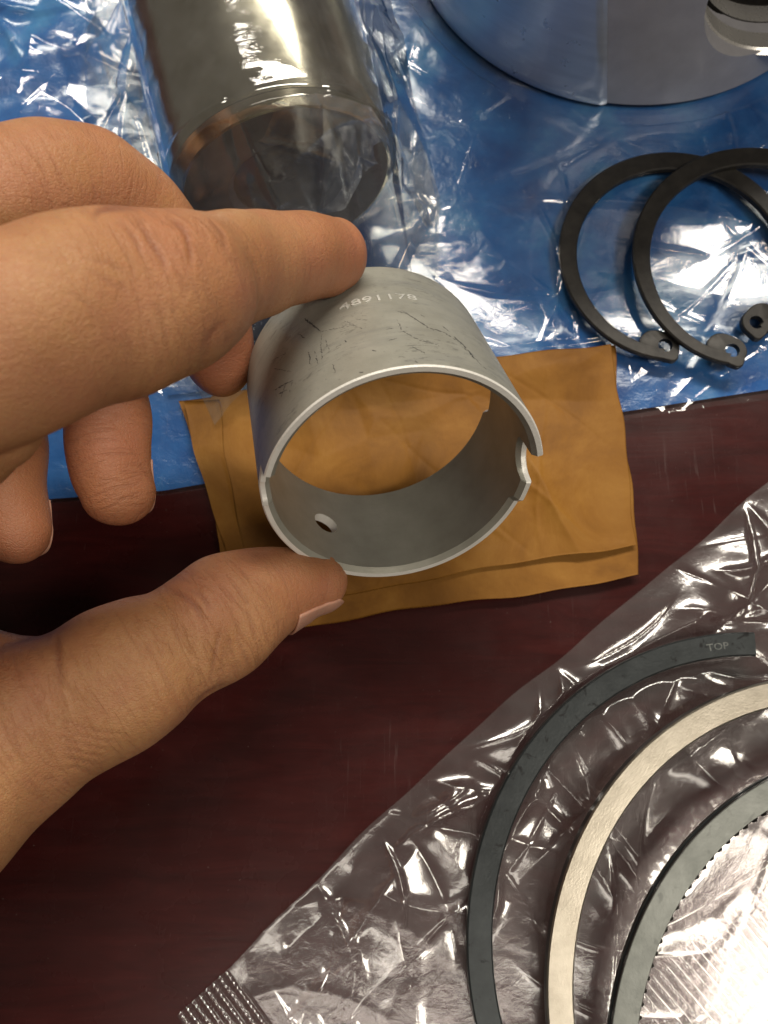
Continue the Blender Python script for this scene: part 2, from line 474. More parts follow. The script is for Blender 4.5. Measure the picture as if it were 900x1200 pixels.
E0 = [(-165, 42), (-79, 48.5), (-53, 50.5), (2, 60.0), (58, 69.5), (95, 75.5), (185, 89)]
x, y = ruled(E0, [(-165, 300), (185, 300)], 700, 480)
edge = np.clip((y - (50 + 0.195 * (x + 53))) / 10.0, 0, 1)
h = tin(x, y, 13, 17, 0.95, 2.4, 0.5, 2) + tin(x, y, 14, 9, 0.45, 2.2, -0.35, 1) + creases(x, y, 200, 15, 0.85, 30, 0.8, box) + creases(x, y, 60, 18, 1.2, 40, 1.4, box)
corner = np.clip((-58 - x) / 25, 0, 1) * np.clip((y - 120) / 25, 0, 1)
dr = np.minimum(np.hypot(x - 75.3, y - 113.0) - 32, np.hypot(x - 96.0, y - 110.2) - 35)
low = np.clip(dr / 6, 0, 1)                                          # pressed flatter under the snap rings
h = 2.2 + 1.2 * low + h * (0.3 + 0.7 * edge) * (0.85 + 0.15 * low) - 1.5 * (1 - edge) + corner * (6.0 + facets(x, y, 19, 17, 3.0) + creases(x, y, 70, 20, 3.2, 16, 1.6, (-165, 120, -55, 300)))
h = np.maximum(h, np.where(edge < 1, 0.6 + 1.05 * edge, 1.65))
cap = np.full_like(h, 9.0)
for cx, cy, rr in ((75.3, 113.0, 33), (96.0, 110.2, 36)):
    cap = np.where(np.hypot(x - cx, y - cy) < rr, 3.5, cap)
cap = np.where(np.hypot(x - 69.7, y - 221.5) < 68, 2.6, cap)
cap = np.where((x > -54) & (x < 61) & (y < 77 + (x + 51) * 0.137), 1.5, cap)          # flat under the paper
cap = np.where(corner > 0, 99, cap)
h = np.minimum(h, cap)
tag(sheet('clear_plastic_film', x, y, h, MT['film_thin']), 'clear crinkled film lying over the blue plastic bag', 'plastic film')

# ------------------------------------------------------------------ piston
def lathe(profile, n, a0=0.0, a1=2 * math.pi, center=(0, 0, 0)):
    prof = np.asarray(profile, float)
    full = abs(a1 - a0 - 2 * math.pi) < 1e-6
    k = n if full else n + 1
    th = a0 + (a1 - a0) * np.arange(k) / n
    v = np.stack([prof[:, 0][None] * np.cos(th)[:, None], prof[:, 0][None] * np.sin(th)[:, None],
                  np.repeat(prof[:, 1][None], k, 0)], -1) + np.asarray(center)
    m = len(prof)
    f = []
    for i in range(k if full else k - 1):
        i2 = (i + 1) % k
        for j in range(m - 1):
            f.append((i * m + j, i2 * m + j, i2 * m + j + 1, i * m + j + 1))
    return v.reshape(-1, 3), f

PC = (69.7, 221.5)
piston = empty('piston', (PC[0], PC[1], 2.8))
tag(piston, 'silver aluminium piston standing on the blue plastic bag', 'piston')
prof = [(50, 0), (61.2, 0), (62, 0.8)]
zt = 62
for k in range(3):
    z0 = zt + k * 9
    prof += [(62, z0), (57, z0 + 0.01), (57, z0 + 3.2), (62, z0 + 3.21)]
prof += [(62, 96), (61, 97), (44, 97), (40, 94), (30, 84), (8, 88), (0.05, 89)]
inner = [(0.05, 78), (30, 76), (50, 70), (50, 0)]
v, f = lathe(prof + inner, 160)
body = mesh('body', v, f, MT['boss'], piston)
cut_v, cut_f = lathe([(0.01, -90), (24, -90), (24, 90), (0.01, 90)], 96)
cut_v = np.stack([cut_v[:, 0] + 29.1, cut_v[:, 2], cut_v[:, 1] + 36.1], 1)
cut_f = [q[::-1] for q in cut_f]
cutter = mesh('cutter', cut_v, cut_f, MT['boss'])
cutter.matrix_world = Matrix.Translation(Vector((PC[0], PC[1], 2.8)) * S)
md = body.modifiers.new('bore', 'BOOLEAN'); md.object = cutter; md.operation = 'DIFFERENCE'; md.solver = 'EXACT'
bpy.context.view_layer.update()
me = evaluated(body)
body.modifiers.clear(); body.data = me
bpy.data.objects.remove(cutter)
sharp(body, 30)
# skirt: the polished panel that wraps the left of the body, its edge leaning as it rises
zs = np.linspace(0.2, 58, 40)
vv, n_a = [], 110
for z in zs:
    a_end = math.radians(-98.4 - 7.9 * min(z, 40) / 32)
    a = np.linspace(math.radians(-255), a_end, n_a)
    ins = np.clip((a_end - a) / math.radians(1.2), 0, 1)
    rr = 62.1 + 0.95 * ins - 0.6 * np.clip((1.2 - z) / 1.2, 0, 1)
    vv.append(np.stack([rr * np.cos(a), rr * np.sin(a), np.full(n_a, z)], 1))
mesh('skirt', np.concatenate(vv), grid_faces(len(zs), n_a)[:, ::-1], MT['piston'], piston)
# the bore lining with its snap ring groove, set back from the wall
for part, prof, mt in (('bore_entry', [(24.6, -56.0), (23.6, -54.6), (23.6, -50)], 'bore'),
                       ('snap_groove', [(23.6, -50), (25.4, -49.9), (25.4, -46.6), (23.6, -46.5)], 'black'),
                       ('bore_land', [(23.6, -46.5), (23.6, -41.5)], 'bore'),
                       ('pin_bore', [(23.6, -41.5), (23.4, -41.4), (23.4, -16)], 'black')):  # groove and deep bore are black: interior shade put into their colour
    bv, bf = lathe(prof, 96)
    bv = np.stack([bv[:, 0] + 29.1, bv[:, 2], bv[:, 1] + 36.1], 1)
    o = mesh(part, bv, bf, MT[mt], piston); sharp(o, 25)

# ------------------------------------------------------------------ wrist pin
PINP, PINA, PINR = np.array([-21.7, 115.5, 29.2]), math.radians(105.0), 26.1
wp = empty('wrist_pin', PINP - np.array([0, 0, PINR]))
tag(wp, 'polished steel wrist pin lying in a clear plastic sleeve', 'wrist pin')
def along_pin(v):                            # lathe axis z -> pin axis, origin at the near end, local to the empty
    c, s = math.cos(PINA), math.sin(PINA)
    ax = np.array([c, s, 0]); side = np.array([s, -c, 0]); up = np.array([0, 0, 1.0])
    return v[:, 2:3] * ax + v[:, 0:1] * side + v[:, 1:2] * up + np.array([0, 0, PINR])
v, f = lathe([(PINR - 0.05, 2.6), (PINR, 2.7), (PINR, 82), (PINR - 2, 84), (12, 84)], 128)
o = mesh('barrel', along_pin(v), [q[::-1] for q in f], MT['pin'], wp); sharp(o)
v, f = lathe([(23.4, 0.05), (24.0, 0.2), (PINR - 0.1, 2.55)], 128)
o = mesh('chamfer', along_pin(v), [q[::-1] for q in f], MT['pin'], wp); sharp(o)
v, f = lathe([(12.0, 60), (12.0, 2.0), (13.5, 0.4), (23.4, 0.05)], 128)
o = mesh('end_face', along_pin(v), [q[::-1] for q in f], MT['pin_end'], wp); sharp(o)

# the sleeve: a flat clear bag pulled over the pin, fins at both sides, collapsed ahead of its end
ns, nk = 220, 260
s = np.linspace(-40, 92, ns)[:, None]
k = np.linspace(-1, 1, nk)[None, :]
half = np.where(k < 0, 43 + 3 * np.sin(s / 19), 35 + 2.5 * np.sin(s / 23 + 1))
xx = k * half * np.where(s < 0, np.clip(1 + s / 170, 0, 1), 1.0)
ang = np.clip(np.abs(xx) / (PINR + 1.2), 0, 1)
roof = PINR + (PINR + 1.4) * np.sqrt(np.clip(1 - ang ** 2, 0, 1))
fin = 5 + (half - np.abs(xx)) * 1.15
roof = np.where(np.abs(xx) < PINR * 0.93, roof, np.minimum(PINR * 1.4, fin + 2.5 * np.sin(s / 9 + k * 5)))
fall = np.clip(-s / 27.0, 0, 1)
front = 3.5 + 8.0 * np.clip(1 - np.abs(k) ** 2, 0, 1)
rough_fold = creases(xx + 0 * s, s + 0 * k, 25, 31, 2.0, 18, 1.4, (-45, -42, 45, 20)) + tin(xx + 0 * s, s + 0 * k, 33, 11, 3.2, 1.5, 1.1, 2)
z = roof * (1 - fall) ** 1.3 + front * (1 - (1 - fall) ** 1.3) + rough_fold * np.clip((8 - s) / 12, 0, 1) * 0.9
side_fold = creases(xx + 0 * s, s + 0 * k, 50, 35, 1.4, 26, 2.0, (-46, -40, 46, 92))
z = z + side_fold * np.clip((np.abs(xx) / PINR - 0.8) * 6, 0.05, 1.0)
inside = (np.abs(xx) < PINR + 1) & (s > -0.8)
z = np.where(inside, np.maximum(z, PINR + (PINR + 0.35) * np.sqrt(np.clip(1 - (xx / (PINR + 0.5)) ** 2, 0, 1))), z)
z = np.maximum(z, 1.2)
yy = s + 0 * k + np.where(s < -20, 3.0 * np.sin(k * 7), 0)
loc = np.stack([xx + 0 * s, z - PINR, yy], -1).reshape(-1, 3)
sv = along_pin(loc) + PINP - np.array([0, 0, PINR])
sl = mesh('plastic_sleeve', sv, grid_faces(ns, nk), MT['sleeve'])
tag(sl, 'clear plastic sleeve bag pulled over the wrist pin', 'plastic bag')

def loose_film(name, e0, e1, n, m, seed, amp, spacing, stretch):     # a skin of film hung between two edges in space
    def line(pts, k):
        P = np.array([at(*p) for p in pts])
        d = np.r_[0, np.cumsum(np.linalg.norm(np.diff(P, axis=0), axis=1))]
        t = np.linspace(0, d[-1], k)
        return np.stack([np.interp(t, d, P[:, c]) for c in range(3)], 1), d[-1]
    a, la = line(e0, n); b, lb = line(e1, n)
    w = np.linalg.norm(a - b, axis=1).mean()
    t = np.linspace(0, 1, m)[None, :, None]
    P = a[:, None] * (1 - t) + b[:, None] * t
    U, Vv = np.meshgrid(np.linspace(0, (la + lb) / 2, n), np.linspace(0, w, m), indexing='ij')
    du, dv = np.gradient(P, axis=0), np.gradient(P, axis=1)
    nn_ = np.cross(du, dv); nn_ /= np.linalg.norm(nn_, axis=2)[..., None] + 1e-9
    if nn_[..., 2].mean() < 0:
        nn_ = -nn_
    f_ = tin(U, Vv, seed, spacing, amp, stretch, 0.6, 1) + creases(U, Vv, 26, seed + 1, amp * 0.5, 16, 0.7, (0, 0, U.max(), Vv.max()))
    P = P + nn_ * (f_ + amp * 0.6)[..., None]
    P[..., 2] = np.maximum(P[..., 2], 3.2)
    return mesh(name, P.reshape(-1, 3), grid_faces(n, m), MT['sleeve_milky'], sl)
loose_film('folded_corner', [(408, -30, 44), (428, 60, 46), (446, 128, 46), (455, 165, 34), (478, 222, 14), (497, 262, 8)],
           [(448, -30, 20), (470, 50, 20), (486, 120, 16), (502, 190, 12), (515, 245, 9), (512, 268, 8)], 150, 60, 41, 1.0, 9, 2.0)
loose_film('gathered_mouth', [(200, 205, 30), (228, 172, 40), (262, 146, 47), (300, 124, 53), (340, 110, 56.5), (385, 107, 56.5), (430, 118, 52), (447, 140, 44)],
           [(215, 285, 8), (250, 290, 7), (290, 292, 6), (330, 290, 6), (370, 282, 6), (410, 270, 6), (445, 250, 7), (470, 225, 9)], 170, 90, 43, 1.5, 11, 1.8)

# ------------------------------------------------------------------ snap rings
def snap_ring(cx, cy, z, R, gap_deg, gap_half, thick, pull, label):
    n = 150
    th = np.linspace(math.radians(gap_deg + gap_half), math.radians(gap_deg - gap_half) + 2 * math.pi, n)
    away = (1 - np.cos(th - math.radians(gap_deg))) / 2             # 0 at the gap, 1 opposite
    ro = R - pull * np.exp(-np.minimum(th - th[0], th[-1] - th) / math.radians(22))
    ri = ro - (2.7 + 2.5 * away ** 0.8)
    m = 6
    bm = bmesh.new()
    rows = []
    c = 0.35
    for i in range(n):
        prof = [(ri[i], 0), (ro[i] - c, 0), (ro[i], c), (ro[i], thick - c), (ro[i] - c, thick), (ri[i] + c, thick), (ri[i], thick - c)]
        rows.append([bm.verts.new(((p * math.cos(th[i])) * S, (p * math.sin(th[i])) * S, q * S)) for p, q in prof])
    for i in range(n - 1):
        for j in range(7):
            j2 = (j + 1) % 7
            bm.faces.new((rows[i][j], rows[i + 1][j], rows[i + 1][j2], rows[i][j2]))
    bm.faces.new(rows[0][::-1]); bm.faces.new(rows[-1])
    bmesh.ops.recalc_face_normals(bm, faces=bm.faces)
    me = bpy.data.meshes.new('snap_ring'); bm.to_mesh(me); bm.free()
    root = empty('snap_ring', (cx, cy, z))
    tag(root, label, 'snap ring', 'snap rings on the blue plastic')
    ring = link_mesh('band', me, MT['black'], root); sharp(ring)
    for sgn in (1, -1):
        a = math.radians(gap_deg + sgn * gap_half)
        rc = R - pull - 3.8
        px, py = rc * math.cos(a), rc * math.sin(a)
        u = np.array([math.cos(a), math.sin(a)]); t = np.array([-math.sin(a), math.cos(a)]) * sgn
        out = []
        for q in np.linspace(0, 2 * math.pi, 48, endpoint=False):
            d = np.array([math.cos(q), math.sin(q)])
            r = 3.6 * (1 + (0.75 * d[1] ** 2 if d[1] > 0 else 0.0))
            if d[0] > 0.15:
                r = min(3.8 / d[0], 3.6 / max(abs(d[1]), 1e-3) if d[1] < 0 else r, 4.6 if d[1] < 0 else 9)
            out.append((px + r * (d[0] * u[0] + d[1] * t[0]), py + r * (d[0] * u[1] + d[1] * t[1])))
        hole = [(px + 1.75 * (math.cos(q) * u[0] + math.sin(q) * t[0]), py + 1.75 * (math.cos(q) * u[1] + math.sin(q) * t[1]))
                for q in np.linspace(0, 2 * math.pi, 48, endpoint=False)]
        e = 0.02
        vv = [(*p, e) for p in out] + [(*p, thick - 0.3) for p in out]
        inset = [(px + (p[0] - px) * 0.93, py + (p[1] - py) * 0.93) for p in out]
        vv += [(*p, thick - e) for p in inset] + [(*p, thick - e) for p in hole] + [(*p, e) for p in hole]
        ff = []
        for b0, b1 in ((0, 1), (1, 2), (2, 3), (3, 4), (4, 0)):
            for i in range(48):
                j = (i + 1) % 48
                ff.append((b0 * 48 + i, b0 * 48 + j, b1 * 48 + j, b1 * 48 + i))
        if sgn < 0:
            ff = [q[::-1] for q in ff]
        lug = mesh('lug', vv, ff, MT['black'], root); sharp(lug)
    return root

snap_ring(75.3, 113.0, 3.6, 30.6, -75.0, 28.0, 1.7, 1.2, 'black steel snap ring lying under the other snap ring, touching the paper corner')
b = snap_ring(96.0, 110.2, 5.5, 33.3, -86.0, 28.0, 1.7, 2.8, 'black steel snap ring lying on top of the other snap ring')

# ------------------------------------------------------------------ brown paper packet
pk = empty('kraft_paper_packet', (0, 55, 0))
tag(pk, 'folded brown kraft paper packet lying under the bushing', 'paper packet')
def panel(name, corners, z0, rum, seed, n=260, thick=0.12, fold=None):
    c = [np.array(q, float) for q in corners]                       # lower-left, lower-right, upper-right, upper-left
    a = np.linspace(0, 1, n)[:, None, None]; b = np.linspace(0, 1, int(n * 0.6))[None, :, None]
    p = (c[0] * (1 - a) + c[1] * a) * (1 - b) + (c[3] * (1 - a) + c[2] * a) * b
    x, y = p[..., 0].copy(), p[..., 1].copy()
    e = np.minimum(np.minimum(a[..., 0], 1 - a[..., 0]), np.minimum(b[..., 0], 1 - b[..., 0])) * 2
    h = (tin(x, y, seed + 2, 20, 2.0, 1.5, 0.2, 0) + tin(x, y, seed + 7, 8, 0.55, 1.0, 0.3, 0)) * rum + creases(x, y, 10, seed + 1, 0.45 * rum, 30, 0.6, (x.min(), y.min(), x.max(), y.max()))
    h = h * np.clip(e * 3.5, 0.12, 1)
    if fold is not None:
        h = h + fold(x, y)
    x += 0.45 * np.sin(y / 7 + seed) + 0.2 * np.sin(y / 2.6); y += 0.45 * np.sin(x / 9 + seed) + 0.2 * np.sin(x / 3.1 + 1)
    return sheet(name, x, y - 55, np.maximum(z0 + h, z0 * 0.6), MT['kraft'], pk, thick)
P_ = lambda u, v, z: at(u, v, z)[:2]
def swell(x, y):
    return 3.0 * np.exp(-np.abs((x - 37) + 0.5 * (y - 53)) / 7 - ((y - 50) / 14) ** 2) + 1.0 * np.exp(-(((x + 2) / 22) ** 2 + ((y - 62) / 12) ** 2))
panel('back_panel', [P_(300, 742, 2.6), P_(751, 676, 2.6), P_(722, 402, 4.6), P_(209, 468, 4.6)], 2.6, 0.25, 51)
panel('front_panel', [P_(262, 720, 3.8), P_(747, 637, 3.8), P_(719, 399, 5.2), P_(246, 462, 5.2)], 4.0, 1.0, 55, fold=swell)
panel('seam_flap', [P_(264, 650, 3.8), P_(284, 650, 3.8), P_(256, 466, 5.0), P_(214, 468, 5.0)], 4.6, 0.25, 59, n=60)

# ------------------------------------------------------------------ bushing
BC = np.array([3.957, 38.653, 47.642]); BA = np.array([-.191401, .798490, -.570772])
BY = np.array([-0.21505244, 0.53327743, 0.81814891]); BX = np.cross(BY, BA)
bmat = Matrix(((BX[0], BY[0], BA[0], BC[0] * S), (BX[1], BY[1], BA[1], BC[1] * S), (BX[2], BY[2], BA[2], BC[2] * S), (0, 0, 0, 1)))
def bump_notch(p, a, b, d0, d1, deep_):                               # rounded bite between angles a and b
    t = (p - a) / (b - a)
    if t < 0 or t > 1:
        return None
    return (d0 * (1 - t) + d1 * t) + (deep_ - (d0 * (1 - t) + d1 * t)) * math.sqrt(max(0, 1 - (2 * t - 1) ** 2))
def near_end(p):                                                      # p in degrees, 0 at the top, plus towards the thumb side
    if -92 <= p <= 61:
        return 0.0
    q = p if p > 0 else p + 360                                       # 61 .. 268
    if q < 63: return 4.4 * (q - 61) / 2
    if q < 71: return 4.4
    r = bump_notch(q, 71, 84, 4.4, 4.6, 6.4)
    if r is not None: return r
    if q > 266.5: return 6.0 * (268 - q) / 1.5
    r = bump_notch(q, 248, 266.5, 3.6, 6.0, 8.8)
    if r is not None: return r
    if q > 238: return 3.4
    if q > 235: return 3.4 + 1.3 * (238 - q) / 3
    return 4.7
def far_end(p):
    if -88 <= p <= 88:
        return 39.0
    q = p if p > 0 else p + 360
    if q > 250:
        return 28.0 if q < 268 else 28.0 + 11 * min(1, (q - 268) / 4)
    if q > 246:
        return 28.0 + 2.3 * (250 - q) / 4
    return 30.3
angs = np.unique(np.r_[np.arange(-180, 180, 1.5), -92, -93.5, 61, 63, 71, 84, -112, -122, -125, np.arange(-112, -93, .75), np.arange(71, 84, .75)])
RO, RI = 26.0, 24.0
rows, kinds = [], None
for p in angs:
    n0, n1 = near_end(p), far_end(p)
    prof = [(RO - .25, n0), (RO, n0 + .3)] + [(RO, n0 + .3 + (n1 - n0 - .6) * t) for t in (0.25, .5, .75)] + [(RO, n1 - .3), (RO - .25, n1), (RI + .9, n1), (RI, n1 - .9)]
    prof += [(RI, n1 - .9 + (n0 + 1.0 - n1 + .9) * t) for t in (.25, .5, .75)] + [(RI, n0 + 1.0), (RI + .85, n0)]
    kinds = [1, 0, 0, 0, 0, 1, 1, 1, 0, 0, 0, 0, 0, 1]
    a = math.radians(p)
    rows.append([(r * math.sin(a), r * math.cos(a), s_) for r, s_ in prof])
m = len(rows[0])
verts = [q for r in rows for q in r]
faces, fm = [], []
for i in range(len(rows)):
    i2 = (i + 1) % len(rows)
    for j in range(m):
        j2 = (j + 1) % m
        faces.append((i * m + j, i * m + j2, i2 * m + j2, i2 * m + j)); fm.append(kinds[j])
bush = mesh('bushing', verts, faces, [MT['bush'], MT['rim']])
bush.data.polygons.foreach_set('material_index', fm)
bm = bmesh.new(); bm.from_mesh(bush.data); bmesh.ops.recalc_face_normals(bm, faces=bm.faces); bm.to_mesh(bush.data); bm.free()
cv, cf = lathe([(0.01, 18), (2.75, 18), (2.75, 32), (0.01, 32)], 40)
ha = math.radians(134)
hd = np.array([math.sin(ha), math.cos(ha), 0]); ht = np.array([math.cos(ha), -math.sin(ha), 0])
cv = cv[:, 2:3] * hd + cv[:, 0:1] * ht + cv[:, 1:2] * np.array([0, 0, 1.0]) + np.array([0, 0, 17.3])
cutter = mesh('cutter', cv, cf, [MT['rim']])
bm = bmesh.new(); bm.from_mesh(cutter.data); bmesh.ops.recalc_face_normals(bm, faces=bm.faces); bm.to_mesh(cutter.data); bm.free()
md = bush.modifiers.new('oil_hole', 'BOOLEAN'); md.object = cutter; md.operation = 'DIFFERENCE'; md.solver = 'EXACT'
md.material_mode = 'TRANSFER'
bpy.context.view_layer.update()
me = evaluated(bush); bush.modifiers.clear(); bush.data = me
bpy.data.objects.remove(cutter)
sharp(bush, 28)
bush.matrix_world = bmat
tag(bush, 'short grey steel bushing with stamped number held between thumb and finger', 'bushing')

fc = bpy.data.curves.new('number', 'FONT'); fc.body = '4891178'; fc.size = 1.0; fc.resolution_u = 3
fo = bpy.data.objects.new('number', fc); col.objects.link(fo)
bpy.context.view_layer.update()
tm = evaluated(fo)
bm = bmesh.new(); bm.from_mesh(tm)
bmesh.ops.subdivide_edges(bm, edges=[e for e in bm.edges if e.calc_length() > 0.15], cuts=1)
ext = bmesh.ops.extrude_face_region(bm, geom=list(bm.faces))
top = {q for q in ext['geom'] if isinstance(q, bmesh.types.BMVert)}
xs = [q.co.x for q in bm.verts]; ys = [q.co.y for q in bm.verts]
W, H = max(xs) - min(xs), max(ys)
for q in bm.verts:
    tx, ty = (q.co.x - min(xs)) / W, q.co.y / H
    jit = 0.10 * math.sin(tx * 37) + 0.08 * math.sin(tx * 61)
    p = math.radians(4.2 - 32.6 * tx)
    s_ = 23.4 + 1.0 * tx + 2.15 * ty + jit
    r = RO + (0.16 if q in top else -0.05)
    q.co = (r * math.sin(p) * S, r * math.cos(p) * S, s_ * S)
bmesh.ops.recalc_face_normals(bm, faces=bm.faces)
bm.to_mesh(tm); bm.free()
bpy.data.objects.remove(fo)
num = link_mesh('stamped_number', tm, MT['stamp'], bush, smooth=False)

# scuffs on the barrel, as measured off the photograph (unrolled to angle and length before they are laid)
def barrel(u, v):
    d = FWD + RGT * (u - 450) / F_PX + UPV * (600 - v) / F_PX
    o_, dl = np.array([(EYE - BC) @ q for q in (BX, BY, BA)]), np.array([d @ q for q in (BX, BY, BA)])
    a = dl[0] ** 2 + dl[1] ** 2; b = 2 * (o_[0] * dl[0] + o_[1] * dl[1]); c = o_[0] ** 2 + o_[1] ** 2 - RO ** 2
    t = (-b - math.sqrt(max(b * b - 4 * a * c, 0))) / (2 * a)
    p = o_ + dl * t
    return math.atan2(p[0], p[1]), p[2]
SC = [([(195, 210), (215, 226), (236, 243)], .30, 0), ([(236, 245), (285, 236), (335, 226)], .13, .3), ([(241, 248), (238, 285), (243, 322)], .16, .35),
      ([(205, 298), (211, 315), (209, 334)], .20, .1), ([(222, 296), (226, 312), (230, 330)], .16, .2), ([(250, 262), (262, 300)], .12, .4),
      ([(432, 188), (470, 200), (520, 234), (562, 246), (600, 270), (640, 312), (682, 352)], .24, .22), ([(440, 214), (452, 242), (500, 268), (552, 282)], .16, .4),
      ([(478, 284), (512, 301)], .22, .1), ([(452, 188), (492, 214), (540, 244)], .14, .3), ([(590, 258), (618, 284), (642, 312)], .42, .15),
      ([(118, 398), (142, 384), (164, 374)], .30, .1), ([(122, 412), (150, 398)], .26, .1), ([(134, 416), (146, 384)], .22, .1), ([(156, 404), (166, 372)], .18, .2),
      ([(108, 322), (156, 298)], .16, .35), ([(114, 342), (160, 350)], .14, .4), ([(152, 290), (122, 332)], .14, .3), ([(330, 212), (362, 214)], .14, .2),
      ([(300, 216), (345, 236), (362, 232)], .12, .4), ([(270, 290), (300, 276)], .12, .3), ([(415, 268), (440, 262)], .18, .1), ([(480, 262), (530, 272)], .12, .3),
      ([(370, 292), (384, 296)], .20, 0), ([(340, 352), (352, 350)], .2, 0), ([(486, 324), (494, 327)], .25, 0), ([(300, 268), (306, 272)], .22, 0), ([(410, 240), (430, 236)], .14, 0),
      ([(560, 230), (576, 244)], .2, 0), ([(500, 200), (512, 206)], .2, 0), ([(270, 330), (276, 352)], .12, .2), ([(180, 250), (196, 262)], .16, 0)]
sr = np.random.default_rng(5)
vv, ff = [], []
for pts, wid, gap in SC:
    q = np.array([barrel(270 + a / 2.25, 280 + b / 2.25) for a, b in pts])
    d = np.r_[0, np.cumsum(np.hypot(np.diff(q[:, 0]) * RO, np.diff(q[:, 1])))]
    n = max(4, int(d[-1] / 0.22))
    t = np.linspace(0, d[-1], n)
    ph, ss = np.interp(t, d, q[:, 0]), np.interp(t, d, q[:, 1])
    ph = ph + sr.normal(0, 0.09, n) / RO; ss = ss + sr.normal(0, 0.09, n)
    dp, ds = np.gradient(ph) * RO, np.gradient(ss)
    ln = np.hypot(dp, ds) + 1e-9
    w = wid * 0.7 * sr.uniform(0.25, 1.0, n) * np.sin(np.linspace(0.15, math.pi - 0.15, n)) ** 0.4
    on = sr.random(n) > gap
    for i in range(n - 1):
        if not on[i]:
            continue
        k = len(vv)
        for j, sg in ((i, 1), (i + 1, 1), (i + 1, -1), (i, -1)):
            pp, s2 = ph[j] - sg * ds[j] / ln[j] * w[j] / RO, ss[j] + sg * dp[j] / ln[j] * w[j]
            vv.append(((RO + .012) * math.sin(pp), (RO + .012) * math.cos(pp), s2))
        ff.append((k, k + 1, k + 2, k + 3))
mesh('scuff_marks', vv, ff, MT['scuff'], bush)

# ------------------------------------------------------------------ piston rings
def ring_arc(name, cx, cy, z, R, w, t, start, end, mat, parent=None, bev=0.35, n=260):
    th = np.radians(np.linspace(start, end, n))
    prof = [(R - w, bev), (R - w + bev, 0), (R - bev, 0), (R, bev), (R, t - bev), (R - bev, t), (R - w + bev, t), (R - w, t - bev)]
    v = np.array([[(r * math.cos(a), r * math.sin(a), q) for r, q in prof] for a in th])
    f = grid_faces(n, 8, True)[:, ::-1].tolist() + [tuple(range(8)), tuple((n - 1) * 8 + i for i in range(7, -1, -1))]
    o = mesh(name, v.reshape(-1, 3), f, mat, parent)
    o.location = Vector((cx, cy, z)) * S
    me = o.data
    me.materials.append(MT['wire'])                                 # side faces darkened: phosphate coat, with dark reflections put into the colour
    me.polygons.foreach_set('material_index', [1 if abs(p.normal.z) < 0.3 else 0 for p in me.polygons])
    sharp(o, 30)
    return o
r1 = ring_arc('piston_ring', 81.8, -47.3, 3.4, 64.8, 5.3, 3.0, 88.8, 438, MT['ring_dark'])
tag(r1, 'dark grey iron piston ring with a squared open end on the clear bag', 'piston ring')
fc = bpy.data.curves.new('mark', 'FONT'); fc.body = 'TOP'; fc.size = 1.0; fc.resolution_u = 2
fo = bpy.data.objects.new('mark', fc); col.objects.link(fo); bpy.context.view_layer.update()
tm = evaluated(fo); bpy.data.objects.remove(fo)
xs = [q.co.x for q in tm.vertices]; W = max(xs); H = max(q.co.y for q in tm.vertices)
for q in tm.vertices:
    a = math.radians(99.0 - 4.6 * q.co.x / W)
    r = 61.3 + 1.5 * q.co.y / H
    q.co = (r * math.cos(a) * S, r * math.sin(a) * S, 3.02 * S)
link_mesh('stamped_mark', tm, MT['mark'], r1, smooth=False)
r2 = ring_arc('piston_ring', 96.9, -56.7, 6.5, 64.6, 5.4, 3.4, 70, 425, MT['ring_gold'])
tag(r2, 'bright gold-silver steel piston ring between the two darker rings', 'piston ring')
r3 = empty('oil_control_ring', (107.8, -72.2, 9.96))
tag(r3, 'grey oil control ring with a coil spring along its inner edge', 'piston ring')
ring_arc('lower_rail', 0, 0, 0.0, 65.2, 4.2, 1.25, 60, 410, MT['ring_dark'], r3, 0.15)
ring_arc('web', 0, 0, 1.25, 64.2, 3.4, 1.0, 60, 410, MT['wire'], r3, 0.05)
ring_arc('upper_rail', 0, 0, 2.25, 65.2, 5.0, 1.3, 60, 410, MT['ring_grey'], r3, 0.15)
# coil expander: one wire wound round the inner edge
turns, per = 150, 10
n = turns * per
t = np.linspace(0, 1, n)
ph = np.radians(60 + 350 * t)
q = 2 * math.pi * turns * t
rc = 60.75 + 1.3 * np.cos(q); zc = 1.45 + 1.1 * np.sin(q)
path = np.stack([rc * np.cos(ph), rc * np.sin(ph), zc], 1)
tan = np.gradient(path, axis=0); tan /= np.linalg.norm(tan, axis=1)[:, None]
ax = np.stack([-np.sin(ph), np.cos(ph), 0 * ph], 1)
nn = np.cross(tan, ax); nn /= np.linalg.norm(nn, axis=1)[:, None]
bb = np.cross(tan, nn)
w6 = np.linspace(0, 2 * math.pi, 6, endpoint=False)
cv = path[:, None] + 0.42 * (np.cos(w6)[None, :, None] * nn[:, None] + np.sin(w6)[None, :, None] * bb[:, None])
mesh('coil_expander', cv.reshape(-1, 3), grid_faces(n, 6, True), MT['wire'], r3)

# the bag the rings lie in
KB = np.array([-43.0, -61.0]); e1 = np.array([.758, .652]); e2 = np.array([.652, -.758])
RINGS = ((81.8, -47.3, 64.8, 5.3, 6.4), (96.9, -56.7, 64.6, 5.4, 9.9), (107.8, -72.2, 65.2, 8.5, 13.5))
def bag_plan(a, b):
    wob = (2.2 * np.sin(a / 46.0) + 0.45 * np.sin(a / 9.0 + 1) * np.sin(a / 21.0) + 0.15 * np.sin(a / 3.7)) * np.clip(1 - b / 30, 0, 1) * np.clip((a - 14) / 10, 0, 1)
    bb_ = b - wob
    return KB[0] + a * e1[0] + bb_ * e2[0], KB[1] + a * e1[1] + bb_ * e2[1]
na, nb_ = 620, 470
A, B = np.meshgrid(np.linspace(14, 215, na), np.linspace(0, 150, nb_), indexing='ij')
x, y = bag_plan(A, B)
bx = (x.min(), y.min(), x.max(), y.max())
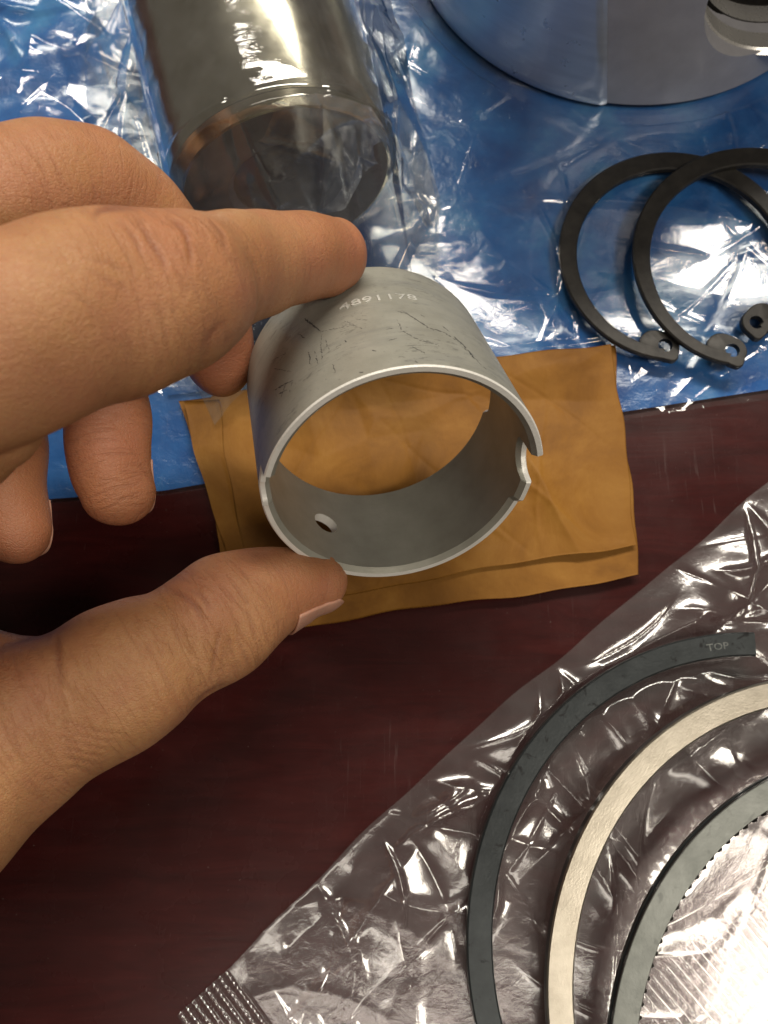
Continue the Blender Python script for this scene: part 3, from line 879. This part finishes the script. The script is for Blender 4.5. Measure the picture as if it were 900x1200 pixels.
edge = np.clip(B / 6.0, 0.10, 1)
fold = tin(x, y, 71, 15, 2.5, 2.0, 0.75, 7) + tin(x, y, 72, 8, 0.75, 1.8, -0.45, 4) + creases(x, y, 45, 73, 0.9, 26, 0.7, bx) + creases(x, y, 70, 77, 1.7, 24, 1.9, bx) + creases(A, B, 60, 78, 1.9, 15, 1.7, (14, 4, 200, 34))
z = 2.6 + fold * edge
z = z + 2.2 * np.exp(-((B - 14) / 10) ** 2) * np.clip(0.5 + facets(x, y, 75, 26, 1.0), 0, 1.5)      # puffy along the long edge
for cx, cy, R, w, zt in RINGS:                                       # pressed down under each ring
    d = np.maximum(np.abs(np.hypot(x - cx, y - cy) - (R - w / 2)) - w / 2 - 0.4, 0)
    z = np.minimum(z, zt - 3.35 + 0.9 * d)
z = np.maximum(z, 0.55 + 0.15 * edge)
bag = empty('ring_bag', (KB[0], KB[1], 0))
tag(bag, 'clear crinkled plastic bag under the piston rings on the dark tabletop', 'plastic bag')
off = np.array([KB[0], KB[1], 0])
sheet('upper_film', x - KB[0], y - KB[1], z, MT['film'], bag)
A2, B2 = np.meshgrid(np.linspace(14, 215, 300), np.linspace(0.3, 150, 220), indexing='ij')
x, y = bag_plan(A2, B2)
z2 = 0.5 + 0.5 * np.clip(facets(x, y, 81, 18, 1.0) + creases(x, y, 200, 82, 1.6, 16, 1.2, bx) + 0.6, 0, 3.6)
z2 = np.clip(0.3 + 0.25 * (z2 - 0.5), 0.15, 0.5)
sheet('lower_film', x - KB[0], y - KB[1], z2, MT['film'], bag)
def crimp(a0, a1, b0, b1, z0, tilt, seed):
    na, nb = int((a1 - a0) / 0.2), int((b1 - b0) / 0.2)
    A, B = np.meshgrid(np.linspace(a0, a1, na), np.linspace(b0, b1, nb), indexing='ij')
    x, y = bag_plan(A, B)
    la = (A - a0) / 1.75
    rib = np.clip(np.sin(2 * math.pi * la) * 2.2, -1, 1) * 0.16
    dash = np.clip(np.sin(2 * math.pi * (B / 1.15 + 0.5 * np.floor(la))) * 1.8, -1, 1) * 0.14
    z = z0 + rib + dash * (rib > 0) + tilt * (A - a0) + facets(x, y, seed, 16, 0.45)
    return sheet('crimped_seal', x - KB[0], y - KB[1], np.maximum(z, 0.2), MT['film'], bag)
crimp(0, 14.2, 0, 70, 0.9, 0.05, 91)
d = at(740, 1190, 3)[:2] - KB
a_, b_ = d @ e1, d @ e2
crimp(a_ + 2, a_ + 40, b_ - 3, b_ + 11, 4.6, 0.12, 92)

# ------------------------------------------------------------------ the hand
def catmull(P, n_per):
    P = np.asarray(P, float)
    Q = np.r_[[2 * P[0] - P[1]], P, [2 * P[-1] - P[-2]]]
    out = []
    for i in range(1, len(Q) - 2):
        p0, p1, p2, p3 = Q[i - 1], Q[i], Q[i + 1], Q[i + 2]
        for t in np.linspace(0, 1, n_per, endpoint=False):
            out.append(0.5 * ((2 * p1) + (p2 - p0) * t + (2 * p0 - 5 * p1 + 4 * p2 - p3) * t * t + (3 * p1 - p0 - 3 * p2 + p3) * t ** 3))
    out.append(Q[-2])
    return np.array(out)

def limb(pts, n_per=8, seg=40):             # pts: photo u, v, distance, half width in photo pixels, depth ratio
    rows = [[*deep(u, v, d), r * d / F_PX, k] for u, v, d, r, k in pts]
    C = catmull(rows, n_per)
    pos, rad, kk = C[:, :3], np.maximum(C[:, 3], 0.3), C[:, 4]
    T = np.gradient(pos, axis=0); T /= np.linalg.norm(T, axis=1)[:, None]
    # the outward depth axis is taken once from where the limb lies and carried along
    V = pos - EYE; V /= np.linalg.norm(V, axis=1)[:, None]
    Sd = np.cross(T, V); Sd /= np.linalg.norm(Sd, axis=1)[:, None]
    N = np.cross(Sd, T)
    return pos, rad, kk, T, Sd, N

def limb_mesh(L, seg=44):
    pos, rad, kk, T, Sd, N = L
    caps = []
    for sgn, i in ((-1, 0), (1, len(pos) - 1)):
        c = []
        for a in np.radians([10, 20, 30, 40, 50, 60, 70, 79, 86]):
            c.append((pos[i] + sgn * T[i] * rad[i] * math.sin(a), rad[i] * math.cos(a), kk[i], Sd[i], N[i]))
        caps.append(c if sgn > 0 else c[::-1])
    ringsd = caps[0] + [(pos[i], rad[i], kk[i], Sd[i], N[i]) for i in range(len(pos))] + caps[1]
    th = np.linspace(0, 2 * math.pi, seg, endpoint=False)
    v = np.concatenate([p + r * (np.cos(th)[:, None] * s + k * np.sin(th)[:, None] * n) for p, r, k, s, n in ringsd])
    f = grid_faces(len(ringsd), seg, True).tolist()
    f += [tuple(range(seg)), tuple((len(ringsd) - 1) * seg + i for i in range(seg - 1, -1, -1))]
    return v, f

HAND = dict(
    index=[(-190, 470, 100, 120, .95), (-60, 425, 100, 122, .95), (20, 392, 102, 117, .92), (90, 368, 106, 111, .92), (150, 358, 110, 105, .95),
           (192, 347, 113, 96, .95), (222, 335, 117, 86, .94), (243, 325, 121, 75, .92), (300, 311, 132, 62, .90), (350, 303, 141, 54, .88), (380, 299, 147, 48, .88), (392, 297, 149, 42, .88)],
    middle=[(-240, 330, 118, 105, .95), (-120, 270, 121, 95, .92), (-20, 243, 125, 84, .92), (70, 226, 131, 80, .92), (125, 243, 137, 72, .9), (175, 281, 144, 65, .9),
            (215, 330, 153, 58, .88), (243, 385, 163, 51, .85), (257, 419, 168, 45, .84)],
    ring=[(-280, 360, 135, 95, .95), (-150, 330, 143, 80, .92), (-20, 320, 152, 62, .92), (70, 345, 158, 54, .9), (112, 410, 160, 50, .88), (124, 480, 158, 50, .86),
          (127, 540, 155, 50, .85), (137, 576, 154, 42, .85)],
    pinky=[(-300, 420, 148, 80, .95), (-160, 400, 153, 66, .92), (-40, 425, 156, 54, .9), (-2, 500, 154, 52, .88), (6, 575, 151, 49, .86), (16, 622, 149, 41, .85)],
    thumb=[(-260, 1010, 132, 190, .85), (-100, 920, 136, 152, .85), (-10, 868, 139, 116, .85), (50, 838, 141, 97, .87), (95, 818, 143, 89, .88), (140, 793, 145, 87, .88), (176, 772, 147, 81, .88), (205, 757, 149, 71, .87),
           (238, 738, 151, 71, .86), (272, 716, 154, 69, .85), (315, 694, 158, 59, .82), (350, 684, 161, 47, .80), (370, 681, 163, 39, .80)],
    palm=[(-330, 330, 112, 150, .9), (-270, 520, 116, 190, .8), (-260, 760, 124, 200, .75), (-250, 960, 130, 200, .75)],
    web=[(-230, 560, 108, 120, .9), (-110, 510, 108, 105, .9), (-60, 497, 107, 92, .9), (-16, 483, 106, 72, .9)],
    pad=[(-160, 800, 140, 90, .9), (-40, 790, 141, 62, .9), (30, 786, 142, 46, .9)],
    wrist=[(-280, 640, 118, 250, .7), (-520, 720, 105, 300, .7), (-900, 820, 92, 330, .7)],
)
LIMB = {k: limb(v) for k, v in HAND.items()}
av, af, base_i = [], [], 0
for k, L in LIMB.items():
    v, f = limb_mesh(L)
    af += [tuple(i + base_i for i in q) for q in f]
    av.append(v); base_i += len(v)
tmp = mesh('hand', np.concatenate(av), af, MT['skin'])
bm = bmesh.new(); bm.from_mesh(tmp.data); bmesh.ops.recalc_face_normals(bm, faces=bm.faces); bm.to_mesh(tmp.data); bm.free()
md = tmp.modifiers.new('fuse', 'REMESH'); md.mode = 'VOXEL'; md.voxel_size = 0.00048
ms = tmp.modifiers.new('soften', 'SMOOTH'); ms.factor = 0.5; ms.iterations = 14
bpy.context.view_layer.update()
me = evaluated(tmp)
tmp.modifiers.clear()
nv = len(me.vertices)
co = np.empty(nv * 3); me.vertices.foreach_get('co', co); co = co.reshape(-1, 3) / S
no = np.empty(nv * 3); me.vertices.foreach_get('normal', no); no = no.reshape(-1, 3)
rel = co - EYE
zd = rel @ FWD
pu = 450 + F_PX * rel[:, 0] / zd
pv = 600 - F_PX * (rel @ UPV) / zd
facing = np.clip(-(rel / np.linalg.norm(rel, axis=1)[:, None] * no).sum(1) * 4, 0, 1)
crease = np.zeros(nv)
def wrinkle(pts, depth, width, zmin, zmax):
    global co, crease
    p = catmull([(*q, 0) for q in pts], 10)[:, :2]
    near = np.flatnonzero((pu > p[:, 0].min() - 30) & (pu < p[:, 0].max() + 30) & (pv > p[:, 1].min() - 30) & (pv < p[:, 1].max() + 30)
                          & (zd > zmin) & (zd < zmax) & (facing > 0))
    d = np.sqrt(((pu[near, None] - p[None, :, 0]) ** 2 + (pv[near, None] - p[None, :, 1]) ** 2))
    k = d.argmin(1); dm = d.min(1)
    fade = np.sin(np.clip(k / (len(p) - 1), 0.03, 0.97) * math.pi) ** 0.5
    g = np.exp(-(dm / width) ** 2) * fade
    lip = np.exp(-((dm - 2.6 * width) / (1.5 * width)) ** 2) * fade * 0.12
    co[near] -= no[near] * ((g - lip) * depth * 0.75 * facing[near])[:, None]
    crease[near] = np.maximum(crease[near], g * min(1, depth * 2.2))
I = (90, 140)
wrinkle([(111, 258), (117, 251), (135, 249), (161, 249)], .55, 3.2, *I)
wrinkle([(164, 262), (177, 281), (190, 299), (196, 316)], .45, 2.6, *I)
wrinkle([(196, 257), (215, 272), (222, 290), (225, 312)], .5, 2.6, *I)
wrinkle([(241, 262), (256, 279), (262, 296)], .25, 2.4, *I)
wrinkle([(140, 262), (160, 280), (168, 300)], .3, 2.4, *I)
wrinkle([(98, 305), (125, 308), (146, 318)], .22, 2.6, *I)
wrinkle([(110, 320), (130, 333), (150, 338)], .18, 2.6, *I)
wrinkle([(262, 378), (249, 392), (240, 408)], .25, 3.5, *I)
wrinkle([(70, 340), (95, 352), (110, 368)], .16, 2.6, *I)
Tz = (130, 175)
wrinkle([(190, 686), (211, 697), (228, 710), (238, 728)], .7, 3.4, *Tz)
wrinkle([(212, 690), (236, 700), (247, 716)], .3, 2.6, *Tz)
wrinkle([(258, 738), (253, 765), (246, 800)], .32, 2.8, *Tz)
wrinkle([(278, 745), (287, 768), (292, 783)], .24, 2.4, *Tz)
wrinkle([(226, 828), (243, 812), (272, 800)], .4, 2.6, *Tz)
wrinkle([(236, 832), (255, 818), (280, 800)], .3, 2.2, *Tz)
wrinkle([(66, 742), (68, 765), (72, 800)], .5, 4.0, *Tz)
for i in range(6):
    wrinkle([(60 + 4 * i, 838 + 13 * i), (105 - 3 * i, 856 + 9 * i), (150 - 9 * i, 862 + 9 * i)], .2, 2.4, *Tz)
# gentle unevenness of flesh
for i in range(26):
    d_ = rng.normal(size=3); d_ /= np.linalg.norm(d_)
    co += no * (0.09 * np.sin(co @ d_ / rng.uniform(1.6, 5.5) + rng.uniform(0, 6)))[:, None]
flush = np.zeros(nv)
for key, rad_mm, amt in (('index', 17, .55), ('middle', 20, .8), ('ring', 26, .75), ('pinky', 24, .7), ('thumb', 20, .5)):
    tip = LIMB[key][0][-6]
    flush = np.maximum(flush, amt * np.exp(-(np.linalg.norm(co - tip, axis=1) / rad_mm) ** 2))
for u_, v_, d_, r_, a_ in ((190, 272, 106, 10, .55), (95, 165, 127, 10, .35), (238, 700, 148, 9, .35), (120, 480, 154, 9, .3), (70, 470, 104, 8, .3)):
    flush = np.maximum(flush, a_ * np.exp(-(np.linalg.norm(co - deep(u_, v_, d_), axis=1) / r_) ** 2))
uvw = np.zeros((nv, 3)); best = np.full(nv, 1e9); joint = np.zeros(nv)
JOINTS = dict(index=((205, 338, 114, 15, 1.0), (330, 306, 137, 8, .5)), middle=((95, 235, 133, 12, .5),), ring=((124, 490, 158, 8, .6),), pinky=((0, 520, 153, 8, .6),),
              thumb=((222, 750, 150, 13, .9), (75, 850, 142, 16, .8)))
for key, js in JOINTS.items():
    pos, rad, kk, T, Sd, N = LIMB[key]
    arc = np.r_[0, np.cumsum(np.linalg.norm(np.diff(pos, axis=0), axis=1))]
    bd = np.full(nv, 1e9); bi = np.zeros(nv, int)
    for i in range(len(pos)):
        d = np.linalg.norm(co - pos[i], axis=1) - rad[i]
        m = d < bd; bd[m] = d[m]; bi[m] = i
    m = bd < best
    rr = co - pos[bi]
    th = np.arctan2((rr * N[bi]).sum(1), (rr * Sd[bi]).sum(1))
    sarc = arc[bi] + (rr * T[bi]).sum(1)
    best[m] = bd[m]
    uvw[m, 0] = sarc[m]; uvw[m, 1] = (th * rad[bi])[m]
    for u_, v_, d_, w_, a_ in js:
        sj = arc[np.argmin(np.linalg.norm(pos - deep(u_, v_, d_), axis=1))]
        joint[m] = np.maximum(joint[m], a_ * np.exp(-((sarc[m] - sj) / w_) ** 2))
at_ = me.attributes.new('finger_uv', 'FLOAT_VECTOR', 'POINT'); at_.data.foreach_set('vector', uvw.astype(np.float32).ravel())
at_ = me.attributes.new('joint', 'FLOAT', 'POINT'); at_.data.foreach_set('value', joint.astype(np.float32))
me.vertices.foreach_set('co', (co * S).ravel())
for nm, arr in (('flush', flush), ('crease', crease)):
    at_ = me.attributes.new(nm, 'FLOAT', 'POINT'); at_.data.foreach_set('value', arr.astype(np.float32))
me.update()
old = tmp.data
tmp.data = me
me.polygons.foreach_set('use_smooth', [True] * len(me.polygons))
if not me.materials:
    me.materials.append(MT['skin'])
hand = tmp
hand.name = 'hand'
tag(hand, 'bare left hand reaching in, pinching the grey bushing with index finger and thumb', 'hand')

def nail(L, back_mm, tip_frac, th0, th1, lift):
    pos, rad, kk, T, Sd, N = L
    d = np.linalg.norm(np.diff(pos, axis=0), axis=1)
    arc = np.r_[0, np.cumsum(d)] - d.sum()                          # 0 at the last ring, minus towards the knuckle
    re = rad[-1]
    th = np.radians(np.linspace(th0, th1, 24))
    tt = (th - th.mean()) / (th.max() - th.min()) * 2
    rowsv = []
    for f_ in np.linspace(0, 1, 30):
        s_ = (-back_mm + (back_mm + re * tip_frac) * f_) + (0.16 * back_mm * tt ** 2) * (1 - f_) - 0.30 * re * tt ** 4 * f_
        pts = []
        for q in range(24):
            sv_ = s_[q]
            if sv_ <= 0:
                g = lambda X: np.array([np.interp(sv_, arc, X[:, c]) for c in range(3)])
                p, sd, nn_ = g(pos), g(Sd), g(N)
                r = np.interp(sv_, arc, rad); k = np.interp(sv_, arc, kk)
            else:
                p, sd, nn_, k = pos[-1] + T[-1] * sv_, Sd[-1], N[-1], kk[-1]
                r = re * max(1 - 0.45 * (sv_ / re) ** 2, math.sqrt(max(0.01, 1 - (sv_ / re) ** 2)))
            r += lift * (1 - 0.75 * tt[q] ** 4) - 0.25 * (1 - f_) ** 6
            pts.append(p + r * (math.cos(th[q]) * sd + k * math.sin(th[q]) * nn_))
        rowsv.append(pts)
    o = mesh('fingernail', np.concatenate(rowsv), grid_faces(30, 24), MT['nail'], hand)
    so = o.modifiers.new('thick', 'SOLIDIFY'); so.thickness = 0.0005; so.offset = 0
    return o
nail(LIMB['thumb'], 8.5, 0.74, 112, 228, 0.03)
nail(LIMB['ring'], 6.0, 0.72, -4, 98, 0.08)
nail(LIMB['pinky'], 5.5, 0.72, -4, 98, 0.08)
